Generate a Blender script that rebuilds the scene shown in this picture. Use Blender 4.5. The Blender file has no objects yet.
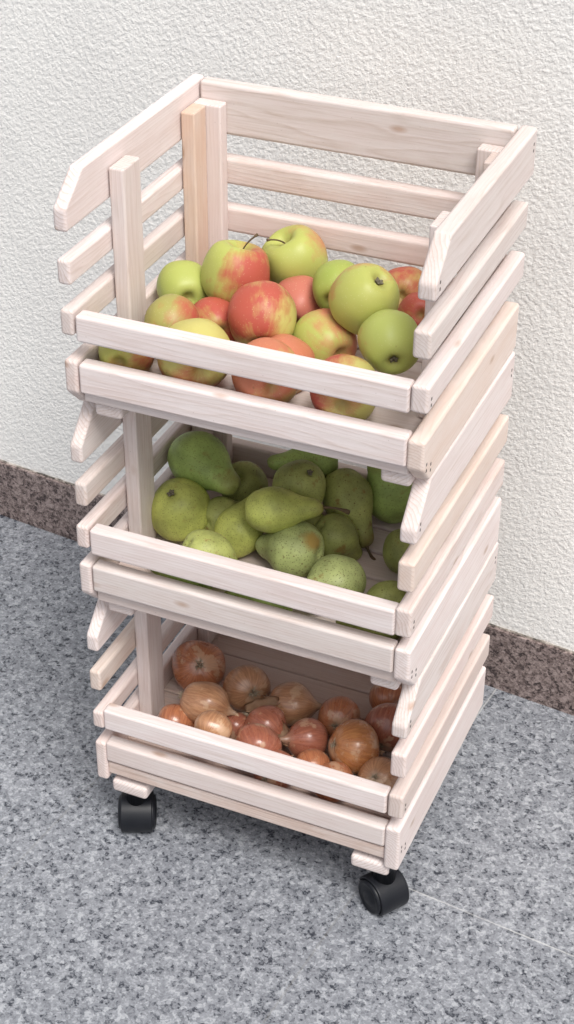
import bpy, bmesh, math, random
from mathutils import Vector, Matrix, noise
random.seed(7)
S = 0.37                       # cart width in metres; every length below is in cart widths
HF = 0.21                      # height of the lowest crate's side slats above the floor
D, P, T = 0.8147, 0.6642, 0.046
TL = 0.038                     # the left side slats are a little thinner
FZ = 0.073                     # top of a crate's floor slats
scene = bpy.context.scene
C = scene.collection
R = math.radians

# ---------------------------------------------------------------- camera
def V(x, y, z): return Vector((x * S, y * S, (z + HF) * S))
cam = bpy.data.cameras.new("camera"); cam_o = bpy.data.objects.new("camera", cam); C.objects.link(cam_o)
rt, dn, fw = ((0.918993, 0.394227, 0.006054), (0.226909, -0.516274, -0.825817), (-0.322434, 0.760294, -0.563906))
M = Matrix(((rt[0], -dn[0], -fw[0]), (rt[1], -dn[1], -fw[1]), (rt[2], -dn[2], -fw[2]))).to_4x4()
M.translation = V(*(2.04189, -3.31615, 3.63934))
cam_o.matrix_world = M
cam.sensor_fit = 'VERTICAL'; cam.sensor_height = 36; cam.sensor_width = 36; cam.lens = 36 * 1682.0 / 1024
cam.clip_start = 0.05; cam.clip_end = 500
scene.camera = cam_o

# ---------------------------------------------------------------- sky, sun, exposure
SUN_EL, SUN_AZ = R(58), R(133)          # azimuth clockwise from +Y
w = bpy.data.worlds.new("World"); scene.world = w; w.use_nodes = True
nt = w.node_tree; nt.nodes.clear()
sky = nt.nodes.new('ShaderNodeTexSky'); sky.sky_type = 'NISHITA'; sky.sun_disc = False
sky.sun_elevation = SUN_EL; sky.sun_rotation = SUN_AZ; sky.dust_density = 4; sky.air_density = 1.0
hs = nt.nodes.new('ShaderNodeHueSaturation'); hs.inputs['Saturation'].default_value = 0.30
bg = nt.nodes.new('ShaderNodeBackground'); bg.inputs['Strength'].default_value = 0.10
wo = nt.nodes.new('ShaderNodeOutputWorld')
nt.links.new(sky.outputs[0], hs.inputs['Color']); nt.links.new(hs.outputs[0], bg.inputs[0]); nt.links.new(bg.outputs[0], wo.inputs[0])
sl = bpy.data.lights.new("sun", 'SUN'); sl.energy = 1.45; sl.angle = R(26); sl.color = (1.0, 0.97, 0.93)
so = bpy.data.objects.new("sun", sl); C.objects.link(so)
sd = Vector((math.sin(SUN_AZ) * math.cos(SUN_EL), math.cos(SUN_AZ) * math.cos(SUN_EL), math.sin(SUN_EL)))
so.rotation_euler = sd.to_track_quat('Z', 'Y').to_euler(); so.location = (0, 0, 3)
vs = scene.view_settings; vs.view_transform = 'Standard'; vs.look = 'None'; vs.exposure = 0.73; vs.gamma = 1.0

# ---------------------------------------------------------------- node helpers
class NT:
    def __init__(s, name):
        s.m = bpy.data.materials.new(name); s.m.use_nodes = True; s.t = s.m.node_tree; s.t.nodes.clear()
        s.out = s.n('ShaderNodeOutputMaterial'); s.b = s.n('ShaderNodeBsdfPrincipled'); s.l(s.b.outputs[0], s.out.inputs[0])
    def n(s, k, **kw):
        o = s.t.nodes.new(k)
        for a, v in kw.items(): setattr(o, a, v)
        return o
    def l(s, a, b): s.t.links.new(a, b)
    def put(s, sock, v):
        if hasattr(v, 'is_output'): s.l(v, sock)
        elif isinstance(v, (tuple, list)) and len(v) == 3 and sock.type == 'RGBA': sock.default_value = (*v, 1)
        else: sock.default_value = v
    def coord(s, k='Object'): return s.n('ShaderNodeTexCoord').outputs[k]
    def mapping(s, v, scale=(1, 1, 1), loc=(0, 0, 0), rot=(0, 0, 0)):
        o = s.n('ShaderNodeMapping'); s.l(v, o.inputs[0]); s.put(o.inputs['Location'], loc); s.put(o.inputs['Rotation'], rot); s.put(o.inputs['Scale'], scale); return o.outputs[0]
    def noise(s, v, scale, detail=3, rough=0.5, dist=0.0, col=False):
        o = s.n('ShaderNodeTexNoise'); s.l(v, o.inputs['Vector']); s.put(o.inputs['Scale'], scale); s.put(o.inputs['Detail'], detail); s.put(o.inputs['Roughness'], rough); s.put(o.inputs['Distortion'], dist)
        return o.outputs['Color' if col else 'Fac']
    def vor(s, v, scale, feat='F1', out='Distance', rnd=1.0):
        o = s.n('ShaderNodeTexVoronoi', feature=feat); s.l(v, o.inputs['Vector']); s.put(o.inputs['Scale'], scale); s.put(o.inputs['Randomness'], rnd); return o.outputs[out]
    def ramp(s, f, stops, interp='LINEAR'):
        o = s.n('ShaderNodeValToRGB'); s.l(f, o.inputs[0]); e = o.color_ramp; e.interpolation = interp
        while len(e.elements) < len(stops): e.elements.new(0.5)
        for q, (p, c) in zip(e.elements, stops):
            q.position = p; q.color = (*c, 1) if isinstance(c, tuple) else (c, c, c, 1)
        return o.outputs[0]
    def mix(s, f, a, b, mode='MIX'):
        o = s.n('ShaderNodeMix', data_type='RGBA', blend_type=mode); s.put(o.inputs[0], f); s.put(o.inputs[6], a); s.put(o.inputs[7], b); return o.outputs[2]
    def math(s, op, a, b=0.0, c=None, clamp=False):
        o = s.n('ShaderNodeMath', operation=op, use_clamp=clamp); s.put(o.inputs[0], a); s.put(o.inputs[1], b)
        if c is not None: s.put(o.inputs[2], c)
        return o.outputs[0]
    def vadd(s, a, b):
        o = s.n('ShaderNodeVectorMath', operation='ADD'); s.l(a, o.inputs[0]); s.put(o.inputs[1], b); return o.outputs[0]
    def sep(s, v):
        o = s.n('ShaderNodeSeparateXYZ'); s.l(v, o.inputs[0]); return o.outputs
    def comb(s, x, y, z):
        o = s.n('ShaderNodeCombineXYZ')
        for q, v in zip(o.inputs, (x, y, z)): s.put(q, v)
        return o.outputs[0]
    def bump(s, h, strength=0.3, dist=0.002, normal=None):
        o = s.n('ShaderNodeBump'); s.l(h, o.inputs['Height']); s.put(o.inputs['Strength'], strength); s.put(o.inputs['Distance'], dist)
        if normal is not None: s.l(normal, o.inputs['Normal'])
        return o.outputs[0]
    def done(s, color, rough, normal=None, **kw):
        s.put(s.b.inputs['Base Color'], color); s.put(s.b.inputs['Roughness'], rough)
        if normal is not None: s.l(normal, s.b.inputs['Normal'])
        for k, v in kw.items(): s.put(s.b.inputs[k.replace('_', ' ')], v)
        return s.m

# ---------------------------------------------------------------- materials
def wood(name, pale, mid, dark, knot=0.0):
    """whitewashed pine: growth rings round an off-centre axis along local X, streaks, a milky wash"""
    t = NT(name); co = t.coord(); rnd = t.n('ShaderNodeObjectInfo').outputs['Random']
    off = t.comb(t.math('MULTIPLY', rnd, 9.0), t.math('MULTIPLY', rnd, 23.0), t.math('MULTIPLY', rnd, 41.0))
    v = t.vadd(co, off)
    wob = t.noise(t.mapping(v, (5, 30, 30)), 1.0, 2)
    s = t.sep(co)
    cy = t.math('ADD', s[1], t.math('MULTIPLY_ADD', rnd, 0.05, -0.07)); cz = t.math('ADD', s[2], t.math('MULTIPLY_ADD', rnd, 0.06, 0.01))
    rr = t.math('SQRT', t.math('ADD', t.math('MULTIPLY', cy, cy), t.math('MULTIPLY', cz, cz)))
    rr = t.math('ADD', rr, t.math('MULTIPLY', wob, 0.018))
    ring = t.math('FRACT', t.math('MULTIPLY', rr, 300.0))
    ring = t.ramp(ring, [(0.0, 0.0), (0.62, 0.25), (0.86, 1.0), (1.0, 0.0)])
    streak = t.noise(t.mapping(v, (9, 420, 420)), 1.0, 4, 0.65)
    blot = t.noise(t.mapping(v, (7, 28, 28)), 1.0, 3, 0.6)
    base = t.mix(t.ramp(blot, [(0.3, 0.0), (0.72, 1.0)]), pale, mid)
    base = t.mix(t.math('MULTIPLY', ring, 0.38), base, dark)
    base = t.mix(t.math('MULTIPLY', t.ramp(streak, [(0.46, 0.0), (0.72, 1.0)]), 0.50), base, dark)
    wash = t.noise(t.mapping(v, (14, 60, 60)), 1.0, 5, 0.7)
    base = t.mix(t.math('MULTIPLY', t.ramp(wash, [(0.42, 0.0), (0.66, 1.0)]), 0.40), base, (0.82, 0.79, 0.765))
    tint = t.math('FRACT', t.math('MULTIPLY', rnd, 17.3))
    base = t.mix(t.math('MULTIPLY', tint, 0.55), base, mid)
    lum = t.math('MULTIPLY_ADD', t.math('FRACT', t.math('MULTIPLY', rnd, 53.7)), 0.15, 0.87)
    base = t.mix(1.0, base, t.comb(lum, t.math('MULTIPLY', lum, 0.985), t.math('MULTIPLY_ADD', lum, 1.15, -0.155)), 'MULTIPLY')
    # small knots
    kn = t.vor(t.mapping(v, (11, 26, 26)), 1.0)
    kmask = t.ramp(kn, [(0.045, 1.0), (0.13, 0.0)])
    base = t.mix(t.math('MULTIPLY', kmask, 0.55 + knot), base, (0.36, 0.20, 0.11))
    sp = t.vor(v, 95.0); base = t.mix(t.math('MULTIPLY', t.ramp(sp, [(0.03, 1.0), (0.07, 0.0)]), 0.35), base, (0.25, 0.18, 0.14))
    end = t.math('GREATER_THAN', t.math('ABSOLUTE', t.sep(t.coord('Normal'))[0]), 0.5)
    base = t.mix(t.math('MULTIPLY', t.math('MULTIPLY', ring, end), 0.5), base, dark)
    h = t.math('ADD', t.math('MULTIPLY', streak, 0.7), t.math('MULTIPLY', ring, 0.3))
    nrm = t.bump(h, 0.35, 0.0007)
    return t.done(base, 0.62, nrm, Specular_IOR_Level=0.28)
W_PALE = wood('whitewashed_pine', (0.79, 0.72, 0.70), (0.73, 0.63, 0.60), (0.50, 0.39, 0.32))
W_WARM = wood('raw_warm_pine', (0.76, 0.63, 0.53), (0.70, 0.52, 0.41), (0.50, 0.32, 0.22), 0.3)
W_FLOOR = wood('bare_brownish_pine', (0.72, 0.59, 0.52), (0.63, 0.49, 0.42), (0.36, 0.25, 0.19))
W_PEACH = wood('peach_pine', (0.75, 0.66, 0.60), (0.70, 0.57, 0.49), (0.52, 0.38, 0.30))
W_PINK = wood('pinkish_pine', (0.77, 0.68, 0.65), (0.70, 0.58, 0.535), (0.48, 0.36, 0.29))

def stucco():
    t = NT('rough_white_stucco'); co = t.coord()
    v = t.mapping(t.mapping(co, (1, 1, 1), rot=(0, R(42), 0)), (0.78, 1, 1.15))
    n1 = t.noise(v, 230, 2, 0.5, 0.1); n2 = t.noise(v, 480, 3, 0.6); n3 = t.noise(co, 34, 2)
    pk = t.vor(v, 210, 'SMOOTH_F1')
    h = t.ramp(n1, [(0.30, 0.0), (0.72, 1.0)], 'EASE')
    h = t.math('ADD', h, t.math('MULTIPLY', pk, -0.7)); h = t.math('ADD', h, t.math('MULTIPLY', n2, 0.55)); h = t.math('ADD', h, t.math('MULTIPLY', n3, 0.5))
    base = t.mix(t.ramp(t.noise(co, 6, 4), [(0.35, 0.0), (0.65, 1.0)]), (0.88, 0.865, 0.83), (0.83, 0.815, 0.785))
    # dirt specks just above the skirting
    z = t.sep(co)[2]
    low = t.ramp(z, [(0.0, 1.0), (0.118, 1.0), (0.15, 0.0)])
    sp = t.ramp(t.vor(co, 48), [(0.10, 1.0), (0.17, 0.0)])
    sp = t.math('MULTIPLY', t.math('MULTIPLY', sp, low), t.ramp(t.noise(co, 14, 2), [(0.55, 0.0), (0.6, 1.0)]))
    base = t.mix(t.math('MULTIPLY', sp, 0.8), base, (0.10, 0.09, 0.08))
    return t.done(base, 0.9, t.bump(h, 0.52, 0.0013), Specular_IOR_Level=0.15)
STUCCO = stucco()

def granite(name, cols, scale, rough, joint=False, bump=0.15):
    t = NT(name); co = t.coord()
    wv = t.noise(co, scale * 0.9, 2, col=True)
    v = t.vadd(co, t.mix(1.0, wv, (0.55 / scale,) * 3, 'MULTIPLY'))
    a = t.n('ShaderNodeSeparateColor'); t.l(t.vor(v, scale, out='Color'), a.inputs[0])
    b = t.n('ShaderNodeSeparateColor'); t.l(t.vor(v, scale * 2.1, out='Color'), b.inputs[0])
    c = t.n('ShaderNodeSeparateColor'); t.l(t.vor(v, scale * 0.55, out='Color'), c.inputs[0])
    f = t.math('ADD', t.math('MULTIPLY', a.outputs[0], 0.42), t.math('MULTIPLY', b.outputs[0], 0.34))
    f = t.math('ADD', f, t.math('MULTIPLY', c.outputs[0], 0.24))
    f = t.math('ADD', f, t.math('MULTIPLY_ADD', t.noise(co, scale * 0.16, 3), 0.20, -0.10))
    base = t.ramp(f, cols)
    spark = t.ramp(t.vor(co, scale * 1.7), [(0.12, 1.0), (0.2, 0.0)])
    base = t.mix(t.math('MULTIPLY', spark, t.ramp(b.outputs[1], [(0.72, 0.0), (0.76, 0.8)])), base, cols[0][1])
    spk = t.math('MULTIPLY', spark, t.ramp(b.outputs[2], [(0.74, 0.0), (0.78, 0.75)])); base = t.mix(spk, base, cols[-1][1])
    if joint:
        s = t.sep(co)
        base = joint(t, s, base)
    n = t.bump(t.math('ADD', f, t.math('MULTIPLY', t.noise(co, 700, 2), 0.3)), bump, 0.0006)
    return t.done(base, rough, n, Specular_IOR_Level=0.35)
def joints(t, s, base):
    # thin pale cement joints between the slabs (object axes run along the wall)
    wob = t.math('MULTIPLY_ADD', t.noise(t.coord(), 60, 2), 0.0012, -0.0006)
    a = t.math('LESS_THAN', t.math('ABSOLUTE', t.math('ADD', t.math('SUBTRACT', s[1], JA), wob)), 0.0009)
    a = t.math('MULTIPLY', a, t.math('GREATER_THAN', s[0], JB))
    b = t.math('LESS_THAN', t.math('ABSOLUTE', t.math('ADD', t.math('SUBTRACT', s[0], JB), wob)), 0.0010)
    front = t.math('LESS_THAN', s[1], JA)
    d = None
    for jx in (JB + 0.004, JL, 2 * JB - JL):
        g = t.math('LESS_THAN', t.math('ABSOLUTE', t.math('ADD', t.math('SUBTRACT', s[0], jx), wob)), 0.0012)
        d = g if d is None else t.math('MAXIMUM', d, g)
    b = t.math('MULTIPLY', b, t.math('SUBTRACT', 1.0, front))
    base = t.mix(t.math('MULTIPLY', t.math('MULTIPLY', d, front), 0.22), base, (0.20, 0.19, 0.165))
    return t.mix(t.math('MULTIPLY', t.math('MAXIMUM', a, b), t.math('MULTIPLY', t.noise(t.coord(), 9, 3), 0.75)), base, (0.62, 0.62, 0.60))

# ---------------------------------------------------------------- the wall's frame
WA = Vector((-1.214 * S, 1.39 * S)); WB = Vector((1.24 * S, 1.125 * S))
wdir = (WB - WA).normalized(); WROT = math.atan2(wdir.y, wdir.x)
def to_wall(x, y):     # world (cart widths) to wall-aligned coordinates measured from WA
    d = Vector((x * S, y * S)) - WA; return d.x * wdir.x + d.y * wdir.y, -d.x * wdir.y + d.y * wdir.x
JA = to_wall(1.041, 0.142)[1]; JB = to_wall(0.940, 1.06)[0]; JL = to_wall(-0.155, -0.16)[0]
GREY = granite('grey_speckled_granite', [(0.18, (0.034, 0.038, 0.050)), (0.28, (0.125, 0.134, 0.152)), (0.40, (0.190, 0.200, 0.222)), (0.60, (0.238, 0.250, 0.274)), (0.82, (0.37, 0.385, 0.41))], 225, 0.5, joints)
BROWN = granite('reddish_brown_granite', [(0.22, (0.04, 0.030, 0.030)), (0.38, (0.14, 0.105, 0.097)), (0.56, (0.235, 0.183, 0.170)), (0.82, (0.37, 0.30, 0.28))], 240, 0.45)

def box_bm(bm, x0, x1, y0, y1, z0, z1, bev=0.0, seg=2):
    vs_ = [bm.verts.new((x, y, z)) for x in (x0, x1) for y in (y0, y1) for z in (z0, z1)]
    for f in ((0, 1, 3, 2), (4, 6, 7, 5), (0, 4, 5, 1), (2, 3, 7, 6), (0, 2, 6, 4), (1, 5, 7, 3)): bm.faces.new([vs_[i] for i in f])
    if bev: bmesh.ops.bevel(bm, geom=[e for e in bm.edges], offset=bev, segments=seg, affect='EDGES', profile=0.6)
def finish(name, bm, mat, parent=None, smooth=True, wn=False):
    bmesh.ops.recalc_face_normals(bm, faces=bm.faces[:])
    me = bpy.data.meshes.new(name); bm.to_mesh(me); bm.free(); me.materials.append(mat)
    for p in me.polygons: p.use_smooth = smooth
    o = bpy.data.objects.new(name, me); C.objects.link(o)
    if parent is not None: o.parent = parent
    if wn:
        m = o.modifiers.new('wn', 'WEIGHTED_NORMAL'); m.keep_sharp = False; m.weight = 100
    return o
def tag(o, label=None, cat=None, group=None, kind=None):
    if label: o['label'] = label
    if cat: o['category'] = cat
    if group: o['group'] = group
    if kind: o['kind'] = kind
    return o

# floor, one sheet to the horizon
bm = bmesh.new()
vq = [bm.verts.new(q) for q in ((-30, -60, 0), (30, -60, 0), (30, 0.35, 0), (-30, 0.35, 0))]; bm.faces.new(vq)
fl = finish('floor', bm, GREY, smooth=False); fl.location = (WA.x, WA.y, 0); fl.rotation_euler = (0, 0, WROT)
tag(fl, kind='structure')
# wall with its granite skirting
SKH = 0.256 * S
bm = bmesh.new(); box_bm(bm, -3.0, 4.0, 0.006, 0.30, -0.05, 3.2)
wall = finish('stucco_wall', bm, STUCCO, smooth=False); wall.location = (WA.x, WA.y, 0); wall.rotation_euler = (0, 0, WROT)
tag(wall, 'rough white stucco house wall behind the crate stack with granite skirting at its foot', 'wall')
bm = bmesh.new(); box_bm(bm, -3.0, 4.0, 0.0, 0.02, -0.01, SKH, 0.0012, 2)
sk = finish('skirting', bm, BROWN, wall, wn=True); sk['label'] = 'reddish brown speckled granite skirting'
t = NT('grimy_mortar'); cc = t.coord(); MORTAR = t.done(t.ramp(t.noise(cc, 90, 4, 0.7), [(0.35, (0.05, 0.045, 0.04)), (0.5, (0.25, 0.22, 0.19)), (0.66, (0.55, 0.5, 0.45))]), 0.9)
bm = bmesh.new()
nseg = 500; prev = None
for i in range(nseg + 1):
    x = -0.6 + 2.6 * i / nseg; h = SKH + 0.0016 + 0.0022 * abs(noise.noise((x * 40, 0, 3))) ; y = 0.0045 + 0.0015 * noise.noise((x * 60, 5, 0))
    cur = [bm.verts.new(q) for q in ((x, y, SKH - 0.0005), (x, y, h), (x, 0.02, h + 0.001))]
    if prev:
        for k in range(2): bm.faces.new((prev[k], cur[k], cur[k + 1], prev[k + 1]))
    prev = cur
finish('mortar_line', bm, MORTAR, wall)

# ---------------------------------------------------------------- boards
def board(name, outline, thick, mat, parent, origin, rz=0.0, bev=0.011, jit=1.0, ry=0.0, rx=0.0):
    """outline: (x, z) polygon along the length, extruded by `thick` along local Y. widths in cart widths"""
    bm = bmesh.new(); k = S
    n = len(outline)
    a = [bm.verts.new((x * k, -thick * k / 2, z * k)) for x, z in outline]
    b = [bm.verts.new((x * k, thick * k / 2, z * k)) for x, z in outline]
    bm.faces.new(a); bm.faces.new(b[::-1])
    for i in range(n): bm.faces.new((a[i], b[i], b[(i + 1) % n], a[(i + 1) % n]))
    bmesh.ops.recalc_face_normals(bm, faces=bm.faces[:])
    bmesh.ops.bevel(bm, geom=bm.edges[:], offset=bev * k, segments=3, affect='EDGES', profile=0.5)
    o = finish(name, bm, mat, parent, wn=True)
    o.location = Vector(origin) * k
    j = 0.0025 * jit
    o.rotation_euler = (rx + random.uniform(-j, j), ry + random.uniform(-j, j), rz + random.uniform(-j, j))
    return o
def rect(L, h): return [(-L / 2, -h / 2), (L / 2, -h / 2), (L / 2, h / 2), (-L / 2, h / 2)]

t = NT('dark_steel'); STEEL = t.done((0.10, 0.085, 0.08), 0.5, Metallic=0.7)
def staple(parent, lx, lz, side, th_):
    """a pair of staple prongs, flush in the outer face of a side slat (slat-local coordinates)"""
    bm = bmesh.new()
    for dz in (-0.009, 0.009):
        box_bm(bm, (lx - 0.0032) * S, (lx + 0.0032) * S, side * (th_ / 2 - 0.002) * S, side * (th_ / 2 + 0.0006) * S, (lz + dz - 0.004) * S, (lz + dz + 0.004) * S)
    finish('staple', bm, STEEL, parent, smooth=False)

DZ = [[0.0123, 0.0101, 0.0018, 0.0084, 0.0072, 0.0098, -0.0068], [-0.0104, -0.0084, -0.0013, -0.0067, 0.0009, -0.0043, 0.0054], [-0.0019, -0.0017, -0.0005, -0.0017, -0.0081, -0.0055, 0.0014]]
SD = [[0.0068, -0.0023, -0.0014, 0.0014, 0.001, 0.0022, 0.0056], [0.002, -0.003, -0.0059, 0.0024, -0.0028, 0.0054, -0.0007], [0.0021, -0.0028, -0.011, -0.0042, -0.0113, 0.0011, -0.0067]]
OFF = [[-0.0055, 0.0056, 0.005], [-0.0045, -0.0002, -0.0051], [-0.0044, 0.0036, -0.0018]]
BASEZ = dict(s1t=.5653, s1b=.5139, s2t=.4451, s2b=.3658, s3t=.2944, s3b=.2169, s4t=.1573)
ZK = ['s1t', 's1b', 's2t', 's2b', 's3t', 's3b', 's4t']
CR_LABEL = ['top crate of the white wooden stack, open front, filled with red and green apples',
            'middle crate of the white wooden stack, filled with green pears',
            'bottom crate of the white wooden stack, on black castors, holding brown onions']
def wpick(i):
    r = random.random()
    return W_PALE if r < 0.62 else W_PINK
crates = []
for ci in range(3):
    e = bpy.data.objects.new('wooden_crate', None); C.objects.link(e)
    dx, dy, yaw = OFF[ci]; zb = (2 - ci) * P
    cx, cy = 0.5, D / 2
    e.location = V(cx + dx, cy + dy, zb); e.rotation_euler = (0, 0, yaw)
    e.empty_display_size = 0.05
    tag(e, CR_LABEL[ci], 'crate', 'stacked wooden crates of one cart'); crates.append(e)
    def L(x, y, z): return (x - cx, y - cy, z)
    for side in (-1, 1):
        z = {k: BASEZ[k] + DZ[ci][n] + (-side) * SD[ci][n] for n, k in enumerate(ZK)}
        X = TL / 2 if side < 0 else 1 - T / 2; th_ = TL if side < 0 else T
        out = []
        # top slat with its cut-off front corner.  local x runs along +Y after rz=90
        zt = 0.6615; ch = 0.098
        o1 = [(-D / 2, z['s1b']), (D / 2, z['s1b']), (D / 2, zt), (-D / 2 + ch, zt), (-D / 2, z['s1t'])]
        c4 = 0.058 if ci < 2 else 0.0
        o4 = [(-D / 2 + c4, 0.002), (D / 2, 0.002), (D / 2, z['s4t']), (-D / 2, z['s4t'])] + ([(-D / 2, 0.062)] if c4 else [])
        if not c4: o4[0] = (-D / 2, 0.002)
        for nm, ol in (('1', o1), ('2', None), ('3', None), ('4', o4)):
            if ol is None:
                t_, b_ = z['s%st' % nm], z['s%sb' % nm]; zc = (t_ + b_) / 2; ol = rect(D, t_ - b_)
            else:
                zc = 0.5 * (min(q[1] for q in ol) + max(q[1] for q in ol)); ol = [(a, b - zc) for a, b in ol]
            jx = random.uniform(-0.003, 0.003)
            sl_ = board('side_slat', ol, th_, W_PEACH if (ci, side, nm) in ((1, 1, '2'), (0, 1, '4'), (2, -1, '2')) else wpick(0), e, L(X + jx, D / 2, zc), R(90), bev=0.0095, jit=0.8)
            if nm in '34': staple(sl_, -D / 2 + 0.026, -0.012, -side, th_)
            if nm == '4': staple(sl_, -D / 2 + 0.060, -0.03, -side, th_)
            if nm == '1': staple(sl_, -D / 2 + 0.03, -0.035, -side, th_); staple(sl_, D / 2 - 0.03, 0.02, -side, th_)
    zf = {k: BASEZ[k] + DZ[ci][n] for n, k in enumerate(ZK)}
    Wd = 1 - T - TL - 0.004; xm = 0.5 + (TL - T) / 2
    # two front slats
    board('front_slat', rect(Wd, zf['s3t'] - zf['s3b'] + 0.002), T, W_PALE, e, L(xm, T / 2 + 0.001, (zf['s3t'] + zf['s3b']) / 2 + (0.002 if ci == 2 else -0.010)), 0, jit=0.6, bev=0.0085)
    fh = 0.088 if ci < 2 else 0.075
    board('front_slat', rect(Wd, fh), T, W_PALE, e, L(xm, T / 2 + 0.001, zf['s4t'] - fh / 2 - 0.001), 0, jit=0.6, bev=0.0085)
    # back slats
    board('back_slat', rect(Wd, 0.148), T, W_PINK if ci else W_PALE, e, L(xm, D - T / 2 - 0.002, 0.587), 0, jit=0.6)
    for zc, h in ((0.405, 0.080), (0.256, 0.078), (0.079, 0.150)):
        board('back_slat', rect(Wd, h), T, W_PINK, e, L(xm, D - T / 2 - 0.002, zc), 0, jit=0.6)
    # posts
    z0, z1 = FZ + 0.001, 0.613
    for side in (-1, 1):
        def mx(x): return x - (T - TL) if side < 0 else 1 - x
        def post(x0, x1, y0, y1, mat):
            w_, d_ = x1 - x0, y1 - y0
            Lh = z1 - z0
            board('corner_post', rect(Lh, w_), d_, mat, e, L(mx((x0 + x1) / 2), (y0 + y1) / 2, (z0 + z1) / 2), 0, jit=0.5, ry=R(90), bev=0.006)
        post(T + 0.003, 2 * T + 0.001, 0.220, 0.316, W_PALE)
        post(T + 0.003, 2 * T - 0.001, 0.643, 0.720, W_WARM if side < 0 and ci == 0 else W_PINK)
        post(T + 0.003, 0.134, 0.7215, D - T - 0.003, W_PINK if ci else W_PALE)
    # floor slats and the battens under them
    ys = 0.022 if ci < 2 else 0.010; n = 6; pitch = (D - T - 0.004 - ys) / n
    for k in range(n):
        wd = pitch - (0.012 if ci < 2 else 0.005)
        board('floor_slat', rect(Wd, wd), 0.0455, wpick(0) if ci == 0 else (W_PINK, W_FLOOR)[ci - 1], e, L(xm, ys + pitch * k + wd / 2, 0.0495), 0, jit=0.3, rx=R(90), bev=0.006)
    bw, by, bz = ((0.082, 0.038, 0.0025), (0.082, 0.042, 0.0025), (0.120, 0.008, -0.020))[ci]
    for side in (-1, 1):
        xa = T + (0.013 if side < 0 and ci < 2 else 0.003 if side < 0 else -0.001 if ci < 2 else -0.012)
        x = xa + bw / 2
        board('batten', rect(D - T - 0.008 - by, bw), 0.0465, W_PALE, e, L(x if side < 0 else 1 - x, by + (D - T - 0.008 - by) / 2, bz), R(90), jit=0.2, rx=R(90), bev=0.012)

# ---------------------------------------------------------------- castors, parts of the bottom crate
t = NT('black_plastic'); cc = t.coord(); BLACK = t.done(t.mix(t.noise(cc, 40, 4), (0.006, 0.007, 0.010), (0.012, 0.013, 0.017)), t.math('MULTIPLY_ADD', t.noise(cc, 60, 3), 0.25, 0.28), t.bump(t.noise(cc, 900, 2), 0.08, 0.0004), Specular_IOR_Level=0.3)
t = NT('black_rubber'); cc = t.coord(); RUBBER = t.done(t.mix(t.noise(cc, 120, 4), (0.010, 0.010, 0.012), (0.04, 0.04, 0.042)), 0.55)
def lathe(bm, prof, n=40, axis='X', cap=True):
    """prof: (along axis, radius)"""
    rings = []
    for a, r in prof:
        ring = []
        for i in range(n):
            th = 2 * math.pi * i / n
            q = (a, r * math.cos(th), r * math.sin(th)) if axis == 'X' else (r * math.cos(th), r * math.sin(th), a)
            ring.append(bm.verts.new(q))
        rings.append(ring)
    for A, B in zip(rings, rings[1:]):
        for i in range(n): bm.faces.new((A[i], A[(i + 1) % n], B[(i + 1) % n], B[i]))
    if cap: bm.faces.new(rings[0]); bm.faces.new(rings[-1][::-1])
CR = 0.056 * S
def caster(x, y, ang):
    e = bpy.data.objects.new('caster', None); C.objects.link(e); e.parent = crates[2]; e.empty_display_size = 0.02
    e.location = ((x - 0.5) * S, (y - D / 2) * S, (-HF) * S + CR); e.rotation_euler = (0, 0, ang)
    hw = 0.062 * S
    for s in (-1, 1):
        bm = bmesh.new(); a0, a1 = 0.004 * S, hw - 0.004 * S
        lathe(bm, [(s * a0, CR * 0.5), (s * a0, CR * 0.93), (s * (a0 + 0.004 * S), CR), (s * (a1 - 0.008 * S), CR), (s * (a1 - 0.002 * S), CR * 0.95), (s * a1, CR * 0.86), (s * (a1 - 0.003 * S), CR * 0.80), (s * (a1 - 0.003 * S), CR * 0.5), (s * (a1 + 0.002 * S), CR * 0.42), (s * (a1 + 0.003 * S), CR * 0.1)])
        finish('wheel', bm, BLACK, e)
    # hood: an arc shell over the wheels
    bm = bmesh.new(); n = 26; rows = []
    for i in range(n + 1):
        th = R(-38) + R(196) * i / n
        row = []
        for (a, r) in ((-hw * 0.80, 1.03), (-hw * 0.80, 1.13), (-hw * 0.74, 1.17), (hw * 0.74, 1.17), (hw * 0.80, 1.13), (hw * 0.80, 1.03)):
            row.append(bm.verts.new((a, -math.cos(th) * CR * r, math.sin(th) * CR * r)))
        rows.append(row)
    for A, B in zip(rows, rows[1:]):
        for k in range(6): bm.faces.new((A[k], A[(k + 1) % 6], B[(k + 1) % 6], B[k]))
    bm.faces.new(rows[0]); bm.faces.new(rows[-1][::-1])
    finish('hood', bm, BLACK, e, wn=True)
    bm = bmesh.new(); top = (HF - 0.021) * S - CR
    lathe(bm, [(CR * 0.9, 0.034 * S), (top - 0.012 * S, 0.030 * S), (top - 0.010 * S, 0.045 * S), (top, 0.045 * S)], 24, 'Z')
    st = finish('stem_plate', bm, BLACK, e)
caster(0.108, 0.056, R(24)); caster(0.940, 0.057, R(56)); caster(0.12, 0.60, R(30)); caster(0.84, 0.58, R(-20))

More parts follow.
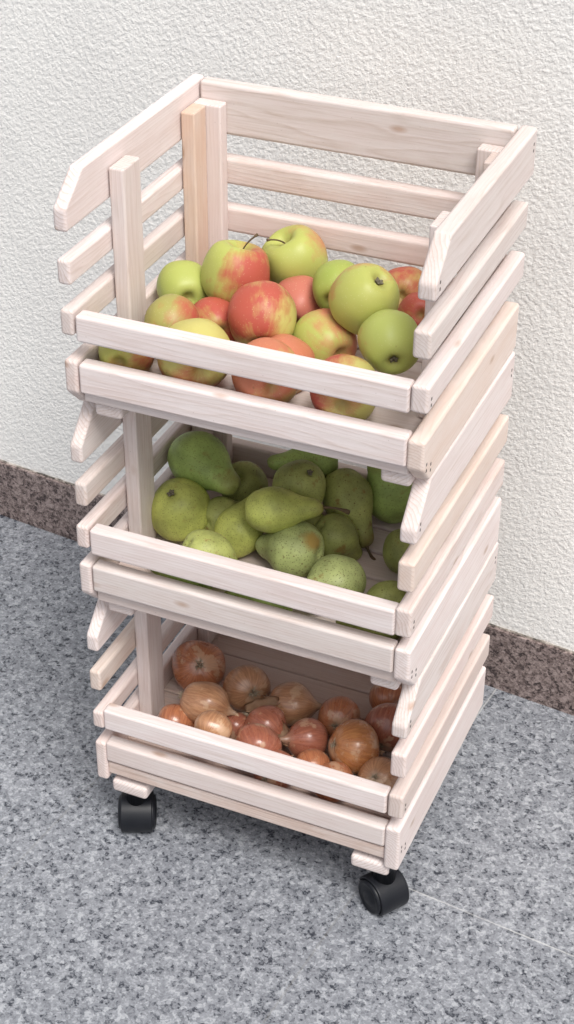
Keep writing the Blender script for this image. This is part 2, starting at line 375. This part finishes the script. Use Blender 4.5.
# ---------------------------------------------------------------- fruit materials
def apple_mat(name, green, red, amount, streak=0.5, yellow=0.3):
    t = NT(name); co = t.coord(); s = t.sep(co)
    # blush spreads round local +X; streaks run from stem to calyx
    r = t.math('SQRT', t.math('ADD', t.math('MULTIPLY', s[0], s[0]), t.math('MULTIPLY', s[1], s[1])))
    ang = t.comb(t.math('DIVIDE', s[0], t.math('ADD', r, 0.001)), t.math('DIVIDE', s[1], t.math('ADD', r, 0.001)), t.math('MULTIPLY', s[2], 8.0))
    st = t.noise(ang, 7.0, 4, 0.65); big = t.noise(co, 28, 3); mid = t.noise(co, 90, 3)
    x = t.math('MULTIPLY', s[0], 1 / 0.035)
    f = t.math('ADD', t.math('MULTIPLY', x, 0.55), amount)
    f = t.math('ADD', f, t.math('MULTIPLY_ADD', st, streak, -streak * 0.5)); f = t.math('ADD', f, t.math('MULTIPLY_ADD', big, 1.3, -0.65))
    f = t.math('ADD', f, t.math('MULTIPLY_ADD', mid, 0.6, -0.3))
    f = t.ramp(f, [(0.25, 0.0), (0.5, 0.45), (0.85, 1.0)])
    g = t.mix(t.math('MULTIPLY', t.noise(co, 22, 2), yellow * 1.6, clamp=True), green, (0.55, 0.50, 0.13))
    base = t.mix(f, g, red)
    lent = t.ramp(t.vor(co, 330), [(0.10, 1.0), (0.2, 0.0)]); base = t.mix(t.math('MULTIPLY', lent, 0.28), base, (0.62, 0.58, 0.34))
    rus = t.ramp(t.vor(co, 55), [(0.035, 1.0), (0.07, 0.0)]); base = t.mix(t.math('MULTIPLY', rus, 0.45), base, (0.20, 0.13, 0.05))
    dim = t.math('ADD', r, t.math('MULTIPLY', mid, 0.006)); base = t.mix(t.ramp(dim, [(0.004, 0.75), (0.0115, 0.0)]), base, (0.30, 0.24, 0.08))
    return t.done(base, t.math('MULTIPLY_ADD', mid, 0.2, 0.34), t.bump(t.noise(co, 300, 2), 0.06, 0.0005), Specular_IOR_Level=0.35, Subsurface_Weight=0.06, Subsurface_Radius=(0.01, 0.006, 0.003), Subsurface_Scale=0.5)
def pear_mat(name, green, rus_amt, blotch, spk=0.45, patch=None):
    t = NT(name); co = t.coord(); inf = t.n('ShaderNodeObjectInfo').outputs['Random']
    v = t.vadd(co, t.comb(inf, t.math('MULTIPLY', inf, 3.0), 0.0))
    a = t.noise(v, 26, 4, 0.6); m = t.noise(v, 75, 4, 0.65)
    dark = tuple(q * 0.55 for q in green)
    base = t.mix(t.ramp(a, [(0.35, 0.0), (0.65, 1.0)]), green, dark)
    sp = t.ramp(t.vor(v, 420), [(0.18, 1.0), (0.34, 0.0)])
    base = t.mix(t.math('MULTIPLY', sp, spk), base, (0.13, 0.13, 0.04))
    sp2 = t.ramp(t.vor(v, 150), [(0.10, 1.0), (0.18, 0.0)]); base = t.mix(t.math('MULTIPLY', sp2, rus_amt), base, (0.14, 0.09, 0.03))
    bl = t.ramp(m, [(0.60, 0.0), (0.70, 1.0)]); base = t.mix(t.math('MULTIPLY', bl, blotch), base, (0.24, 0.14, 0.04))
    if patch:
        vd = t.n('ShaderNodeVectorMath', operation='DISTANCE'); t.l(co, vd.inputs[0]); vd.inputs[1].default_value = patch
        pm = t.ramp(t.math('ADD', t.math('MULTIPLY', vd.outputs['Value'], 60.0), t.math('MULTIPLY_ADD', m, 0.9, -0.45)), [(0.45, 1.0), (0.85, 0.0)]); base = t.mix(t.math('MULTIPLY', pm, 0.85), base, (0.36, 0.22, 0.05))
    z = t.math('MULTIPLY', t.sep(co)[2], 1 / 0.06)
    tip = t.ramp(t.math('ADD', z, t.math('MULTIPLY_ADD', m, 0.6, -0.3)), [(0.72, 0.0), (1.15, 1.0)]); base = t.mix(t.math('MULTIPLY', tip, 0.5), base, (0.22, 0.15, 0.05))
    return t.done(base, t.math('MULTIPLY_ADD', m, 0.3, 0.34), t.bump(t.math('ADD', t.noise(v, 220, 3), m), 0.3, 0.0010), Specular_IOR_Level=0.32, Subsurface_Weight=0.04, Subsurface_Radius=(0.006, 0.008, 0.003), Subsurface_Scale=0.5)
def onion_mat(name, c1, c2, gloss):
    t = NT(name); co = t.coord(); s = t.sep(co)
    r = t.math('SQRT', t.math('ADD', t.math('MULTIPLY', s[0], s[0]), t.math('MULTIPLY', s[1], s[1])))
    ang = t.comb(t.math('DIVIDE', s[0], t.math('ADD', r, 0.001)), t.math('DIVIDE', s[1], t.math('ADD', r, 0.001)), t.math('MULTIPLY', s[2], 5.0))
    st = t.noise(ang, 11.0, 5, 0.7); st2 = t.noise(ang, 30.0, 3, 0.6); big = t.noise(co, 35, 4, 0.6)
    base = t.mix(t.ramp(st, [(0.36, 0.0), (0.64, 1.0)]), c1, c2)
    base = t.mix(t.math('MULTIPLY', t.ramp(st2, [(0.5, 0.0), (0.62, 1.0)]), 0.35), base, tuple(q * 0.5 for q in c1))
    skin = t.ramp(big, [(0.56, 0.0), (0.60, 1.0)]); base = t.mix(t.math('MULTIPLY', skin, 0.5), base, (0.66, 0.46, 0.30))
    base = t.mix(t.ramp(r, [(0.002, 0.8), (0.010, 0.0)]), base, (0.35, 0.25, 0.17))
    return t.done(base, t.math('MULTIPLY_ADD', big, 0.25, gloss), t.bump(t.math('ADD', st2, st), 0.22, 0.0007), Specular_IOR_Level=0.45, Coat_Weight=0.5, Coat_Roughness=0.18)
t = NT('fruit_stem_bark'); cc = t.coord(); STEM = t.done(t.mix(t.noise(cc, 300, 3), (0.16, 0.10, 0.045), (0.06, 0.04, 0.02)), 0.7)
t = NT('green_stem'); cc = t.coord(); GSTEM = t.done(t.mix(t.noise(cc, 300, 3), (0.26, 0.25, 0.07), (0.12, 0.10, 0.04)), 0.6)
t = NT('dried_calyx'); cc = t.coord(); CALYX = t.done(t.mix(t.noise(cc, 500, 3), (0.07, 0.06, 0.035), (0.22, 0.19, 0.13)), 0.9)
t = NT('dry_onion_skin'); cc = t.coord(); DRY = t.done(t.mix(t.noise(cc, 160, 4), (0.66, 0.46, 0.31), (0.42, 0.25, 0.14)), 0.7)
t = NT('pale_onion_roots'); cc = t.coord(); ROOT = t.done(t.mix(t.noise(cc, 200, 3), (0.50, 0.42, 0.30), (0.28, 0.22, 0.15)), 0.9)

def tube(bm, pts, rads, n=8):
    prev = None
    for i, (p_, r) in enumerate(zip(pts, rads)):
        d = (pts[min(i + 1, len(pts) - 1)] - pts[max(i - 1, 0)]).normalized()
        u = d.orthogonal().normalized() if prev is None else (pu - d * pu.dot(d)).normalized(); pu = u; w_ = d.cross(u)
        ring = [bm.verts.new(p_ + (u * math.cos(2 * math.pi * k / n) + w_ * math.sin(2 * math.pi * k / n)) * r) for k in range(n)]
        if prev:
            for k in range(n): bm.faces.new((prev[k], prev[(k + 1) % n], ring[(k + 1) % n], ring[k]))
        else: bm.faces.new(ring)
        prev = ring
    bm.faces.new(prev[::-1])
def frame(zdir, xdir):
    z = Vector(zdir).normalized(); x = Vector(xdir); x = (x - z * x.dot(z))
    if x.length < 1e-4: x = z.orthogonal()
    x.normalize(); y = z.cross(x)
    return Matrix((x, y, z)).transposed()
def place(o, ci, pos, rot):
    dx, dy, yaw = OFF[ci]
    m = rot.to_4x4(); m.translation = V(pos[0], pos[1], pos[2] + (2 - ci) * P)
    o.matrix_world = m

def revolve(prof, nr, seed, amp, lobes=0, bend=None):
    """prof: (radius, z) list pole to pole, smooth interpolated closed body along Z"""
    bm = bmesh.new(); n = nr; rings = []
    for j, (r, z) in enumerate(prof):
        if j in (0, len(prof) - 1):
            rings.append([bm.verts.new((0, 0, z))]); continue
        ring = []
        for i in range(n):
            th = 2 * math.pi * i / n
            k = 1 + amp * noise.noise((math.cos(th) * 0.9 + seed, math.sin(th) * 0.9 + seed * 1.7, z * 30)) * 2
            if lobes: k *= 1 + 0.018 * math.cos(lobes * th + seed) * (0.3 + abs(z) / 0.03)
            ring.append(bm.verts.new((r * k * math.cos(th), r * k * math.sin(th), z * (1 + 0.5 * amp * noise.noise((math.cos(th) + seed, math.sin(th), seed))))))
        rings.append(ring)
    for A, B in zip(rings, rings[1:]):
        for i in range(n):
            j = (i + 1) % n
            if len(A) == 1: bm.faces.new((A[0], B[i], B[j]))
            elif len(B) == 1: bm.faces.new((A[i], B[0], A[j]))
            else: bm.faces.new((A[i], B[i], B[j], A[j]))
    if bend:
        for v in bm.verts:
            q = max(0, v.co.z - bend[1]); v.co.x += bend[0] * q * q
    return bm
def catmull(pts, sub):
    out = []
    n = len(pts)
    for i in range(n - 1):
        p0 = pts[max(i - 1, 0)]; p1 = pts[i]; p2 = pts[i + 1]; p3 = pts[min(i + 2, n - 1)]
        for k in range(sub):
            t_ = k / sub
            out.append(tuple(0.5 * (2 * p1[a] + (p2[a] - p0[a]) * t_ + (2 * p0[a] - 5 * p1[a] + 4 * p2[a] - p3[a]) * t_ ** 2 + (3 * p1[a] - p0[a] - 3 * p2[a] + p3[a]) * t_ ** 3) for a in (0, 1)))
    out.append(pts[-1]); return [(max(0, a), b) for a, b in out]
AP = [(0, 0.58), (0.10, 0.60), (0.22, 0.72), (0.36, 0.845), (0.55, 0.88), (0.78, 0.74), (0.94, 0.44), (1.0, 0.10), (0.965, -0.22), (0.84, -0.54), (0.64, -0.78), (0.44, -0.875), (0.28, -0.85), (0.15, -0.75), (0.06, -0.70), (0, -0.70)]
def apple(label, pos, r, axis, blush, mat, stem=None, calyx=False, group='apples heaped in the top crate'):
    sd_ = random.uniform(0, 50)
    k = r * S * 1.02
    bm = revolve([(a * k, b * k) for a, b in catmull(AP, 4)], 48, sd_, 0.035, 5)
    o = finish('apple', bm, mat); place(o, 0, pos, frame(axis, blush))
    tag(o, label, 'apple', group)
    if stem:
        bm = bmesh.new(); ln, bx = stem; n = 8; pts = []; rad = []
        for i in range(n + 1):
            q = i / n; pts.append(Vector((bx * q * q * k, 0.15 * bx * q * k, (0.56 + ln * q) * k))); rad.append((0.030 + 0.022 * (q > 0.9) - 0.006 * math.sin(q * 3)) * k)
        tube(bm, pts, rad); finish('stem', bm, STEM, o)
    if calyx: crown(o, k, -0.71 * k, 0.13 * k, -1)
    return o
def crown(o, k, z, rad, sgn, n=5):
    bm = bmesh.new()
    for i in range(n):
        th = 2 * math.pi * i / n + random.uniform(-.3, .3)
        pts = []; 
        for q in (0, .35, .7, 1.0):
            rr = rad * (0.25 + q * 0.9); pts.append(Vector((rr * math.cos(th), rr * math.sin(th), z + sgn * k * (0.02 + 0.13 * q - 0.06 * q * q))))
        tube(bm, pts, [0.045 * k, 0.055 * k, 0.035 * k, 0.006 * k], 5)
    finish('calyx', bm, CALYX, o)

# pear along local Z: z=0 at the body centre, neck to +Z
PR = [(0, -0.90), (0.10, -0.915), (0.22, -0.965), (0.42, -0.945), (0.70, -0.74), (0.91, -0.38), (1.0, 0.02), (0.955, 0.42), (0.80, 0.86), (0.62, 1.22), (0.50, 1.52), (0.43, 1.80), (0.36, 2.04), (0.22, 2.19), (0.08, 2.23), (0, 2.22)]
def pear(label, pos, r, tip, mat, bend=0.0, stem=None, calyx=False, squash=1.0):
    k = r * S * 1.02; d = Vector(tip) - Vector(pos); sl_ = squash
    prof = [(a * k, (b if b < 0 else b * sl_) * k) for a, b in catmull(PR, 4)]
    bm = revolve(prof, 44, random.uniform(0, 50), 0.05, 3, (bend / (k), 0.3 * k))
    o = finish('pear', bm, mat); place(o, 1, pos, frame(d, (0.3, 0.2, 1))); tag(o, label, 'pear', 'pears heaped in the middle crate')
    zt = 2.18 * sl_ * k; bx0 = bend / k * (zt - 0.3 * k) ** 2
    if stem:
        bm = bmesh.new(); ln, bx = stem; n = 8; pts = []; rad = []
        for i in range(n + 1):
            q = i / n; pts.append(Vector((bx0 + bx * q * q * k, 0.2 * bx * q * k, zt + ln * q * k))); rad.append((0.085 - 0.035 * math.sin(min(q * 1.3, 1) * 3.0) + 0.03 * (q > 0.85)) * k)
        tube(bm, pts, rad); finish('stem', bm, STEM, o)
    if calyx: crown(o, k, -0.90 * k, 0.12 * k, -1)
    return o
ON = [(0, -0.83), (0.08, -0.84), (0.16, -0.86), (0.40, -0.83), (0.72, -0.66), (0.94, -0.34), (1.0, 0.0), (0.95, 0.32), (0.76, 0.62), (0.50, 0.82), (0.28, 0.97), (0.17, 1.10), (0.11, 1.26), (0.08, 1.38), (0, 1.42)]
def onion(label, pos, r, axis, mat, neck=0.3, roots=1.0, sx=1.0):
    k = r * S * 1.02; sd_ = random.uniform(0, 50)
    prof = [(a * k, (b if b < 0.62 else 0.62 + (b - 0.62) * (0.6 + neck)) * k * sx) for a, b in catmull(ON, 4)]
    bm = revolve(prof, 44, sd_, 0.085)
    o = finish('onion', bm, mat); place(o, 2, pos, frame(axis, (random.uniform(-1, 1), random.uniform(-1, 1), random.uniform(-1, 1)))); tag(o, label, 'onion', 'onions heaped in the bottom crate')
    zt = (0.62 + 0.72 * (0.6 + neck)) * k * sx
    bm = bmesh.new()
    for i in range(4):
        th = random.uniform(0, 6.28); ln = (0.12 + 0.5 * neck) * random.uniform(0.5, 1.2); pts = [Vector((0, 0, zt)) + Vector((math.cos(th), math.sin(th), 0)) * (0.05 * k + 0.3 * ln * k * q * q) + Vector((0, 0, ln * k * q)) for q in (0, .33, .66, 1)]
        tube(bm, pts, [0.075 * k, 0.07 * k, 0.05 * k, 0.01 * k], 6)
    finish('dry_neck', bm, DRY, o)
    if roots:
        bm = bmesh.new()
        for i in range(int(16 * roots)):
            th = random.uniform(0, 6.28); a = random.uniform(0, 0.12) * k; ln = random.uniform(0.08, 0.26) * k * roots
            b0 = Vector((a * math.cos(th), a * math.sin(th), -0.83 * k * sx)); dr = Vector((math.cos(th) * 0.7, math.sin(th) * 0.7, -1)).normalized()
            pts = [b0, b0 + dr * ln * 0.5 + Vector((random.uniform(-.03, .03), random.uniform(-.03, .03), 0)) * k, b0 + dr * ln + Vector((random.uniform(-.1, .1), random.uniform(-.1, .1), 0.05)) * k]
            tube(bm, pts, [0.024 * k, 0.018 * k, 0.006 * k], 4)
        finish('root_tuft', bm, ROOT, o)
    return o
# ---------------------------------------------------------------- the fruit, heap by heap
RT = Vector(rt); UP = -Vector(dn); TW = -Vector(fw)
def ax(r, u, t_): return (RT * r + UP * u + TW * t_).normalized()
LIME = (0.38, 0.43, 0.11); YEL = (0.50, 0.45, 0.15); OLV = (0.23, 0.22, 0.075); RED = (0.43, 0.09, 0.06); ORED = (0.52, 0.18, 0.10); PINK = (0.50, 0.16, 0.11)
FR = [{'A1': [0.269, 0.492, 0.235, 0.094], 'A2': [0.371, 0.675, 0.216, 0.093], 'A3': [0.12, 0.467, 0.173, 0.075], 'A4': [0.189, 0.248, 0.186, 0.072], 'A5': [0.266, 0.358, 0.143, 0.074], 'A6': [0.412, 0.346, 0.202, 0.091], 'A7': [0.439, 0.538, 0.153, 0.078], 'A8': [0.582, 0.384, 0.148, 0.083], 'A9': [0.676, 0.42, 0.282, 0.089], 'A10': [0.788, 0.314, 0.225, 0.08], 'A11': [0.556, 0.531, 0.236, 0.071], 'A12': [0.69, 0.696, 0.171, 0.072], 'A13': [0.772, 0.597, 0.17, 0.06], 'A14': [0.314, 0.155, 0.173, 0.089], 'A15': [0.115, 0.116, 0.151, 0.087], 'A16': [0.526, 0.109, 0.18, 0.084], 'A17': [0.702, 0.151, 0.157, 0.084], 'A18': [0.519, 0.247, 0.131, 0.079], 'A19': [0.134, 0.688, 0.173, 0.081]},
      {'P1': [0.13, 0.498, 0.258, 0.084, 0.262, 0.441, 0.238], 'P2': [0.144, 0.354, 0.166, 0.092, 0.202, 0.265, 0.287], 'P3': [0.352, 0.099, 0.231, 0.072, 0.418, 0.147, 0.149], 'P4': [0.246, 0.58, 0.146, 0.073, 0.204, 0.462, 0.134], 'P5': [0.335, 0.343, 0.144, 0.07, 0.374, 0.428, 0.237], 'P6': [0.441, 0.321, 0.268, 0.066, 0.566, 0.377, 0.275], 'P7': [0.512, 0.316, 0.148, 0.075, 0.481, 0.187, 0.172], 'P8': [0.607, 0.428, 0.152, 0.064, 0.64, 0.453, 0.258], 'P9': [0.463, 0.496, 0.25, 0.079, 0.392, 0.52, 0.131], 'P10': [0.468, 0.631, 0.26, 0.06, 0.332, 0.568, 0.255], 'P11': [0.581, 0.575, 0.206, 0.074, 0.668, 0.508, 0.107], 'P12': [0.687, 0.687, 0.159, 0.081, 0.65, 0.653, 0.29], 'P13': [0.81, 0.459, 0.137, 0.064, 0.876, 0.366, 0.136], 'P14': [0.695, 0.232, 0.149, 0.076, 0.632, 0.105, 0.154], 'P15': [0.844, 0.235, 0.129, 0.056, 0.773, 0.164, 0.115], 'P16': [0.284, 0.124, 0.124, 0.071, 0.183, 0.134, 0.123], 'P17': [0.547, 0.092, 0.117, 0.061, 0.408, 0.095, 0.121], 'P18': [0.865, 0.115, 0.133, 0.06, 0.753, 0.101, 0.126]},
      {'O1': [0.136, 0.451, 0.157, 0.084], 'O2': [0.316, 0.429, 0.147, 0.073], 'O3': [0.274, 0.225, 0.226, 0.074], 'O4': [0.183, 0.192, 0.135, 0.062], 'O5': [0.346, 0.123, 0.233, 0.054], 'O6': [0.447, 0.281, 0.144, 0.068], 'O7': [0.485, 0.416, 0.149, 0.076], 'O8': [0.473, 0.155, 0.18, 0.07], 'O9': [0.59, 0.286, 0.138, 0.065], 'O10': [0.64, 0.418, 0.139, 0.066], 'O11': [0.742, 0.284, 0.162, 0.082], 'O12': [0.747, 0.571, 0.134, 0.06], 'O13': [0.8, 0.428, 0.15, 0.077], 'O14': [0.731, 0.15, 0.133, 0.06], 'O15': [0.858, 0.202, 0.144, 0.066], 'O16': [0.552, 0.067, 0.097, 0.066]}]
FR[0]['A19'] = [0.215, 0.640, 0.165, 0.078]
FR[2]['O16'] = [0.552, 0.118, 0.139, 0.066]
FR[0].update({'A14': [0.3128, 0.143, 0.167, 0.094], 'A15': [0.118, 0.123, 0.147, 0.074], 'A16': [0.5187, 0.137, 0.161, 0.088], 'A17': [0.7136, 0.137, 0.161, 0.088]})
FR[1]['P7'][3] = 0.085; FR[1]['P7'][0] += 0.012; FR[1]['P7'][2] += 0.008
FR[2]['O3'] = [0.254, 0.256, 0.195, 0.069]; FR[2]['O7'] = [0.478, 0.416, 0.142, 0.067]
FR[0]['A17'][0] += 0.02
def A(key, label, axis, blush, green, red, amount, **kw):
    q = FR[0][key]; apple(label, q[:3], q[3], axis, blush, apple_mat('apple_skin_' + key[1:], green, red, amount, kw.pop('streak', 0.5), kw.pop('yellow', 0.3)), **kw)
A('A1', 'long stemmed apple, lime green left and red right, high on the left', ax(.22, .86, .35), ax(1, -.25, .45), LIME, RED, 0.42, stem=(0.75, 0.35), streak=.6)
A('A2', 'yellow green apple with a thin stem leaning left, at the very back of the heap', ax(-.42, .62, .5), ax(.8, .5, -.3), LIME, ORED, 0.02, stem=(0.62, -0.45))
A('A3', 'pale lime green apple behind the left front post, left of the long stemmed apple', ax(-.2, .5, -.8), ax(-1, 0, -1), LIME, ORED, -0.25, yellow=.1)
A('A4', 'dull olive apple with a brownish right cheek, touching the left front post', ax(.3, .6, -.5), ax(1, -.4, .1), OLV, RED, 0.32, yellow=.4)
A('A5', 'small dull red apple half hidden between the olive apple and the red striped one', ax(-.3, .4, -.8), ax(.6, .6, .5), LIME, RED, 0.60)
A('A6', 'apple with dark calyx low down, red left cheek, green right side', ax(.02, .88, -.46), ax(-.7, .6, .6), YEL, RED, 0.45, calyx=True, streak=.8)
A('A7', 'pinkish red apple in mid heap, just below the one at the very back', ax(.2, .7, -.6), ax(.3, .4, .8), LIME, PINK, 0.72)
A('A8', 'green topped apple with orange red side above the front slat', ax(-.5, .5, -.6), ax(.7, -.5, .6), LIME, ORED, 0.62)
A('A9', 'large green apple with its calyx at the upper right, high on the right', ax(-.42, -.45, -.62), ax(-.1, .9, -.1), (0.36, 0.40, 0.10), ORED, 0.08, calyx=True)
A('A10', 'bright green apple with its calyx facing down at the front right corner', ax(-.1, .68, -.62), ax(-1, .3, .1), (0.40, 0.46, 0.12), ORED, -0.20, calyx=True, yellow=.15)
A('A11', 'plain green apple peeping out behind the large green one, on its left', ax(.3, .6, -.6), ax(-1, 0, -1), (0.27, 0.36, 0.07), RED, -0.25)
A('A12', 'apple with a red top and yellow lower half at the back right', ax(.2, .3, -.9), ax(.15, 1, .15), YEL, RED, 0.38)
A('A13', 'small red apple mostly hidden by the right side of the crate', ax(0, .2, -1), ax(.3, .3, 1), LIME, RED, 0.85)
A('A14', 'yellow apple with a red lower cheek, second from left behind the front slats', ax(-.2, .5, -.8), ax(.1, -1, .25), YEL, RED, 0.38)
A('A15', 'yellow green apple with reddish right cheek in the gap at front left corner', ax(.2, .5, -.8), ax(1, -.2, .2), (0.40, 0.42, 0.10), RED, 0.32)
A('A16', 'orange red apple seen through the middle of the gap between the front slats', ax(-.2, .4, -.8), ax(-.2, -.2, 1), YEL, ORED, 0.80)
A('A17', 'apple in the right of the front gap, red left half and yellow right half', ax(.1, .4, -.8), ax(-1, .1, .2), YEL, RED, 0.45)
A('A18', 'orange red apple showing only its top over the upper front slat', ax(.3, .3, -.8), ax(-.2, .8, .6), YEL, ORED, 0.85)
A('A19', 'red rimmed apple hidden at the back left corner against the posts', ax(0, .4, -1), ax(.3, 1, .3), LIME, PINK, 0.60)

G1 = pear_mat('bright_green_pear_skin', (0.60, 0.64, 0.16), 0.25, 0.3)
G2 = pear_mat('mid_green_pear_skin', (0.41, 0.54, 0.15), 0.35, 0.4)
G3 = pear_mat('russet_green_pear_skin', (0.43, 0.46, 0.14), 0.7, 0.8)
G4 = pear_mat('speckled_pear_skin', (0.48, 0.54, 0.21), 0.8, 0.5, 0.75)
G5 = pear_mat('blotched_speckled_pear_skin', (0.48, 0.54, 0.21), 0.8, 0.5, 0.7, (0.0129,-0.0056,-0.0239))
def PE(key, label, mat, away=None, **kw):
    q = list(FR[1][key])
    if away: q[4:7] = [a - 0.13 * c for a, c in zip(q[:3], away)]
    pear(label, q[:3], q[3], q[4:7], mat, **kw)
PE('P1', 'plump green pear lying at the top left, its neck pointing down to the right', G2, calyx=False, squash=.92)
PE('P2', 'round yellow green pear seen end on beside the left front post', G1, calyx=True, away=ax(-.28, .55, .8), squash=.6)
PE('P3', 'green pear just above the upper front slat, below the round yellow green one', G3, squash=.8)
PE('P4', 'dull green pear half hidden behind the neck of the plump one at top left', G3, away=ax(-.2, .3, .9), squash=.6)
PE('P5', 'narrow green pear standing in the middle, left of the bright one with the long stem', G1, bend=.0, squash=.9)
PE('P6', 'bright green pear lying across the middle with a long brown stem to the right', G1, stem=(1.15, -.35), squash=1.05)
PE('P7', 'pale speckled pear with an orange brown blotch, below the bright long stemmed pear', G5, away=ax(.85, -.1, .5), squash=.62)
PE('P8', 'dull green pear in shade between the blotched pear and the russet one', G3, away=ax(-.6, .5, .55), squash=.75)
PE('P9', 'dark green pear with its calyx facing out, at the back centre', G3, squash=.8, calyx=True)
PE('P10', 'long green pear lying flat along the back, highest in the middle', G2, squash=1.1)
PE('P11', 'russet green pear with its neck pointing down and a dark stem over the crate floor', G3, stem=(.75, .12), squash=1.0)
PE('P12', 'tall green pear standing at the back right beside the batten end', G2, squash=.9)
PE('P13', 'small green pear half hidden by the right side slats', G3, squash=.8)
PE('P14', 'densely speckled pear resting low behind the front slat, right of the middle', G4, squash=.85)
PE('P15', 'dark green pear low in the front right corner', G3, squash=.8)
PE('P16', 'pear seen through the front gap near the left corner', G2, squash=.8)
PE('P17', 'pear seen through the middle of the front gap of the middle crate', G2, squash=1.0)
PE('P18', 'pear seen through the right end of the front gap of the middle crate', G3, squash=.9)

FR[1]['PA'] = [0.258, 0.39, 0.15, 0.062, 0.288, 0.49, 0.13]
FR[1]['PB'] = [0.51, 0.454, 0.14, 0.06, 0.41, 0.504, 0.12]
PE('PA', 'shaded pear wedged between the round yellow green one and the narrow one', G3, squash=.7)
PE('PB', 'shaded pear low in the gap between the bright long stemmed pear and the blotched one', G3, squash=.7)

N1 = onion_mat('copper_onion_skin', (0.55, 0.22, 0.10), (0.36, 0.12, 0.06), 0.18)
N2 = onion_mat('tan_onion_skin', (0.55, 0.30, 0.16), (0.36, 0.165, 0.085), 0.22)
N3 = onion_mat('red_brown_onion_skin', (0.46, 0.17, 0.10), (0.30, 0.095, 0.06), 0.17)
N4 = onion_mat('golden_onion_skin', (0.56, 0.25, 0.09), (0.40, 0.15, 0.06), 0.15)
def O(key, label, axis, mat, **kw):
    q = FR[2][key]; onion(label, q[:3], q[3], axis, mat, **kw)
O('O1', 'copper onion at the back left with its root end facing out', ax(-.1, -.15, -1), N1, neck=.1)
O('O2', 'pale brown onion with a small root spot, second from the left in the back row', ax(-.35, .2, -.9), N2, neck=.3, roots=1.6)
O('O3', 'tan papery onion lying between the big copper one and the front slat, at left', ax(.93, -.3, .15), N2, neck=.2, sx=1.22, roots=1.6)
O('O4', 'small copper onion at the front left corner behind the post', ax(.2, .7, -.5), N1)
O('O5', 'small tan brown onion touching the front slat, under the papery one', ax(-.3, -.4, .5), N2, neck=.3)
O('O6', 'brown onion in the middle of the heap, left of the tangled dry neck', ax(.75, -.45, .4), N3, neck=.6, roots=2.2)
O('O7', 'large orange tan onion in the back row, its pointed neck lying to the right', ax(1, -.05, .15), N2, neck=.5, sx=1.16, roots=2.2)
O('O8', 'pinkish onion just above the front slat, left of the middle', ax(-.2, .5, -.8), N3)
O('O9', 'shiny red brown onion with a twisted dry neck on its left', ax(-.9, .1, .5), N3, neck=.7)
O('O10', 'copper onion behind the golden one, back right of the middle', ax(.2, .3, -.9), N1)
O('O11', 'big golden onion, the shiniest and largest, front right', ax(.85, -.2, -.45), N4, neck=.1)
O('O12', 'small orange onion in the back right corner', ax(.2, .7, -.6), N1)
O('O13', 'dark red brown onion against the right side, behind the golden one', ax(.4, .7, -.5), N3)
O('O14', 'onion below the golden one, mostly hidden by the front slat', ax(-.3, .3, -.9), N1)
O('O15', 'light brown onion low in the front right corner beside the golden one', ax(.3, -.3, -.9), N2)
O('O16', 'pink brown onion seen through the gap between the front slats of the bottom crate', ax(.5, .3, -.8), N3)

FR[2]['OA'] = [0.358, 0.261, 0.125, 0.052]
FR[2]['OB'] = [0.646, 0.183, 0.13, 0.056]
O('OA', 'small shaded onion low between the tan papery one and the pinkish ones', ax(.5, .4, -.6), N3)
O('OB', 'small copper onion wedged below the onion with the twisted neck', ax(-.3, .6, -.7), N1)
def flake(label, u_pos, ln, wd, yaw, tilt):
    # a curled loose piece of papery skin
    bm = bmesh.new(); n, m = 14, 8; g = []
    sd_ = random.uniform(0, 40)
    for i in range(n + 1):
        a = i / n; row = []
        for j in range(m + 1):
            c_ = j / m - 0.5; w_ = wd * math.sin(math.pi * min(0.96, 0.08 + a * 0.9)) ** 0.6
            x = (a - 0.5) * ln; y = c_ * w_ * (1 + 0.25 * noise.noise((a * 5, c_ * 3, sd_)))
            z = 1.6 * c_ * c_ * wd + 0.25 * ln * math.sin(a * 5 + sd_) * 0.3 + 0.1 * wd * noise.noise((a * 9, c_ * 7, sd_))
            row.append(bm.verts.new((x * S, y * S, z * S)))
        g.append(row)
    for A_, B_ in zip(g, g[1:]):
        for j in range(m): bm.faces.new((A_[j], B_[j], B_[j + 1], A_[j + 1]))
    bmesh.ops.solidify(bm, geom=bm.faces[:], thickness=0.0003)
    o = finish('onion_skin_flake', bm, DRY)
    place(o, 2, u_pos, (Matrix.Rotation(yaw, 3, 'Z') @ Matrix.Rotation(tilt, 3, 'X')))
    tag(o, label, 'onion skin', 'loose bits of onion skin')
flake('loose papery skin flake caught between the tan onions at left', (0.415, 0.332, 0.17), 0.11, 0.055, 0.7, 0.3)
flake('loose curled skin flake left of the onion with the twisted neck', (0.523, 0.255, 0.16), 0.10, 0.045, 2.2, -0.4)
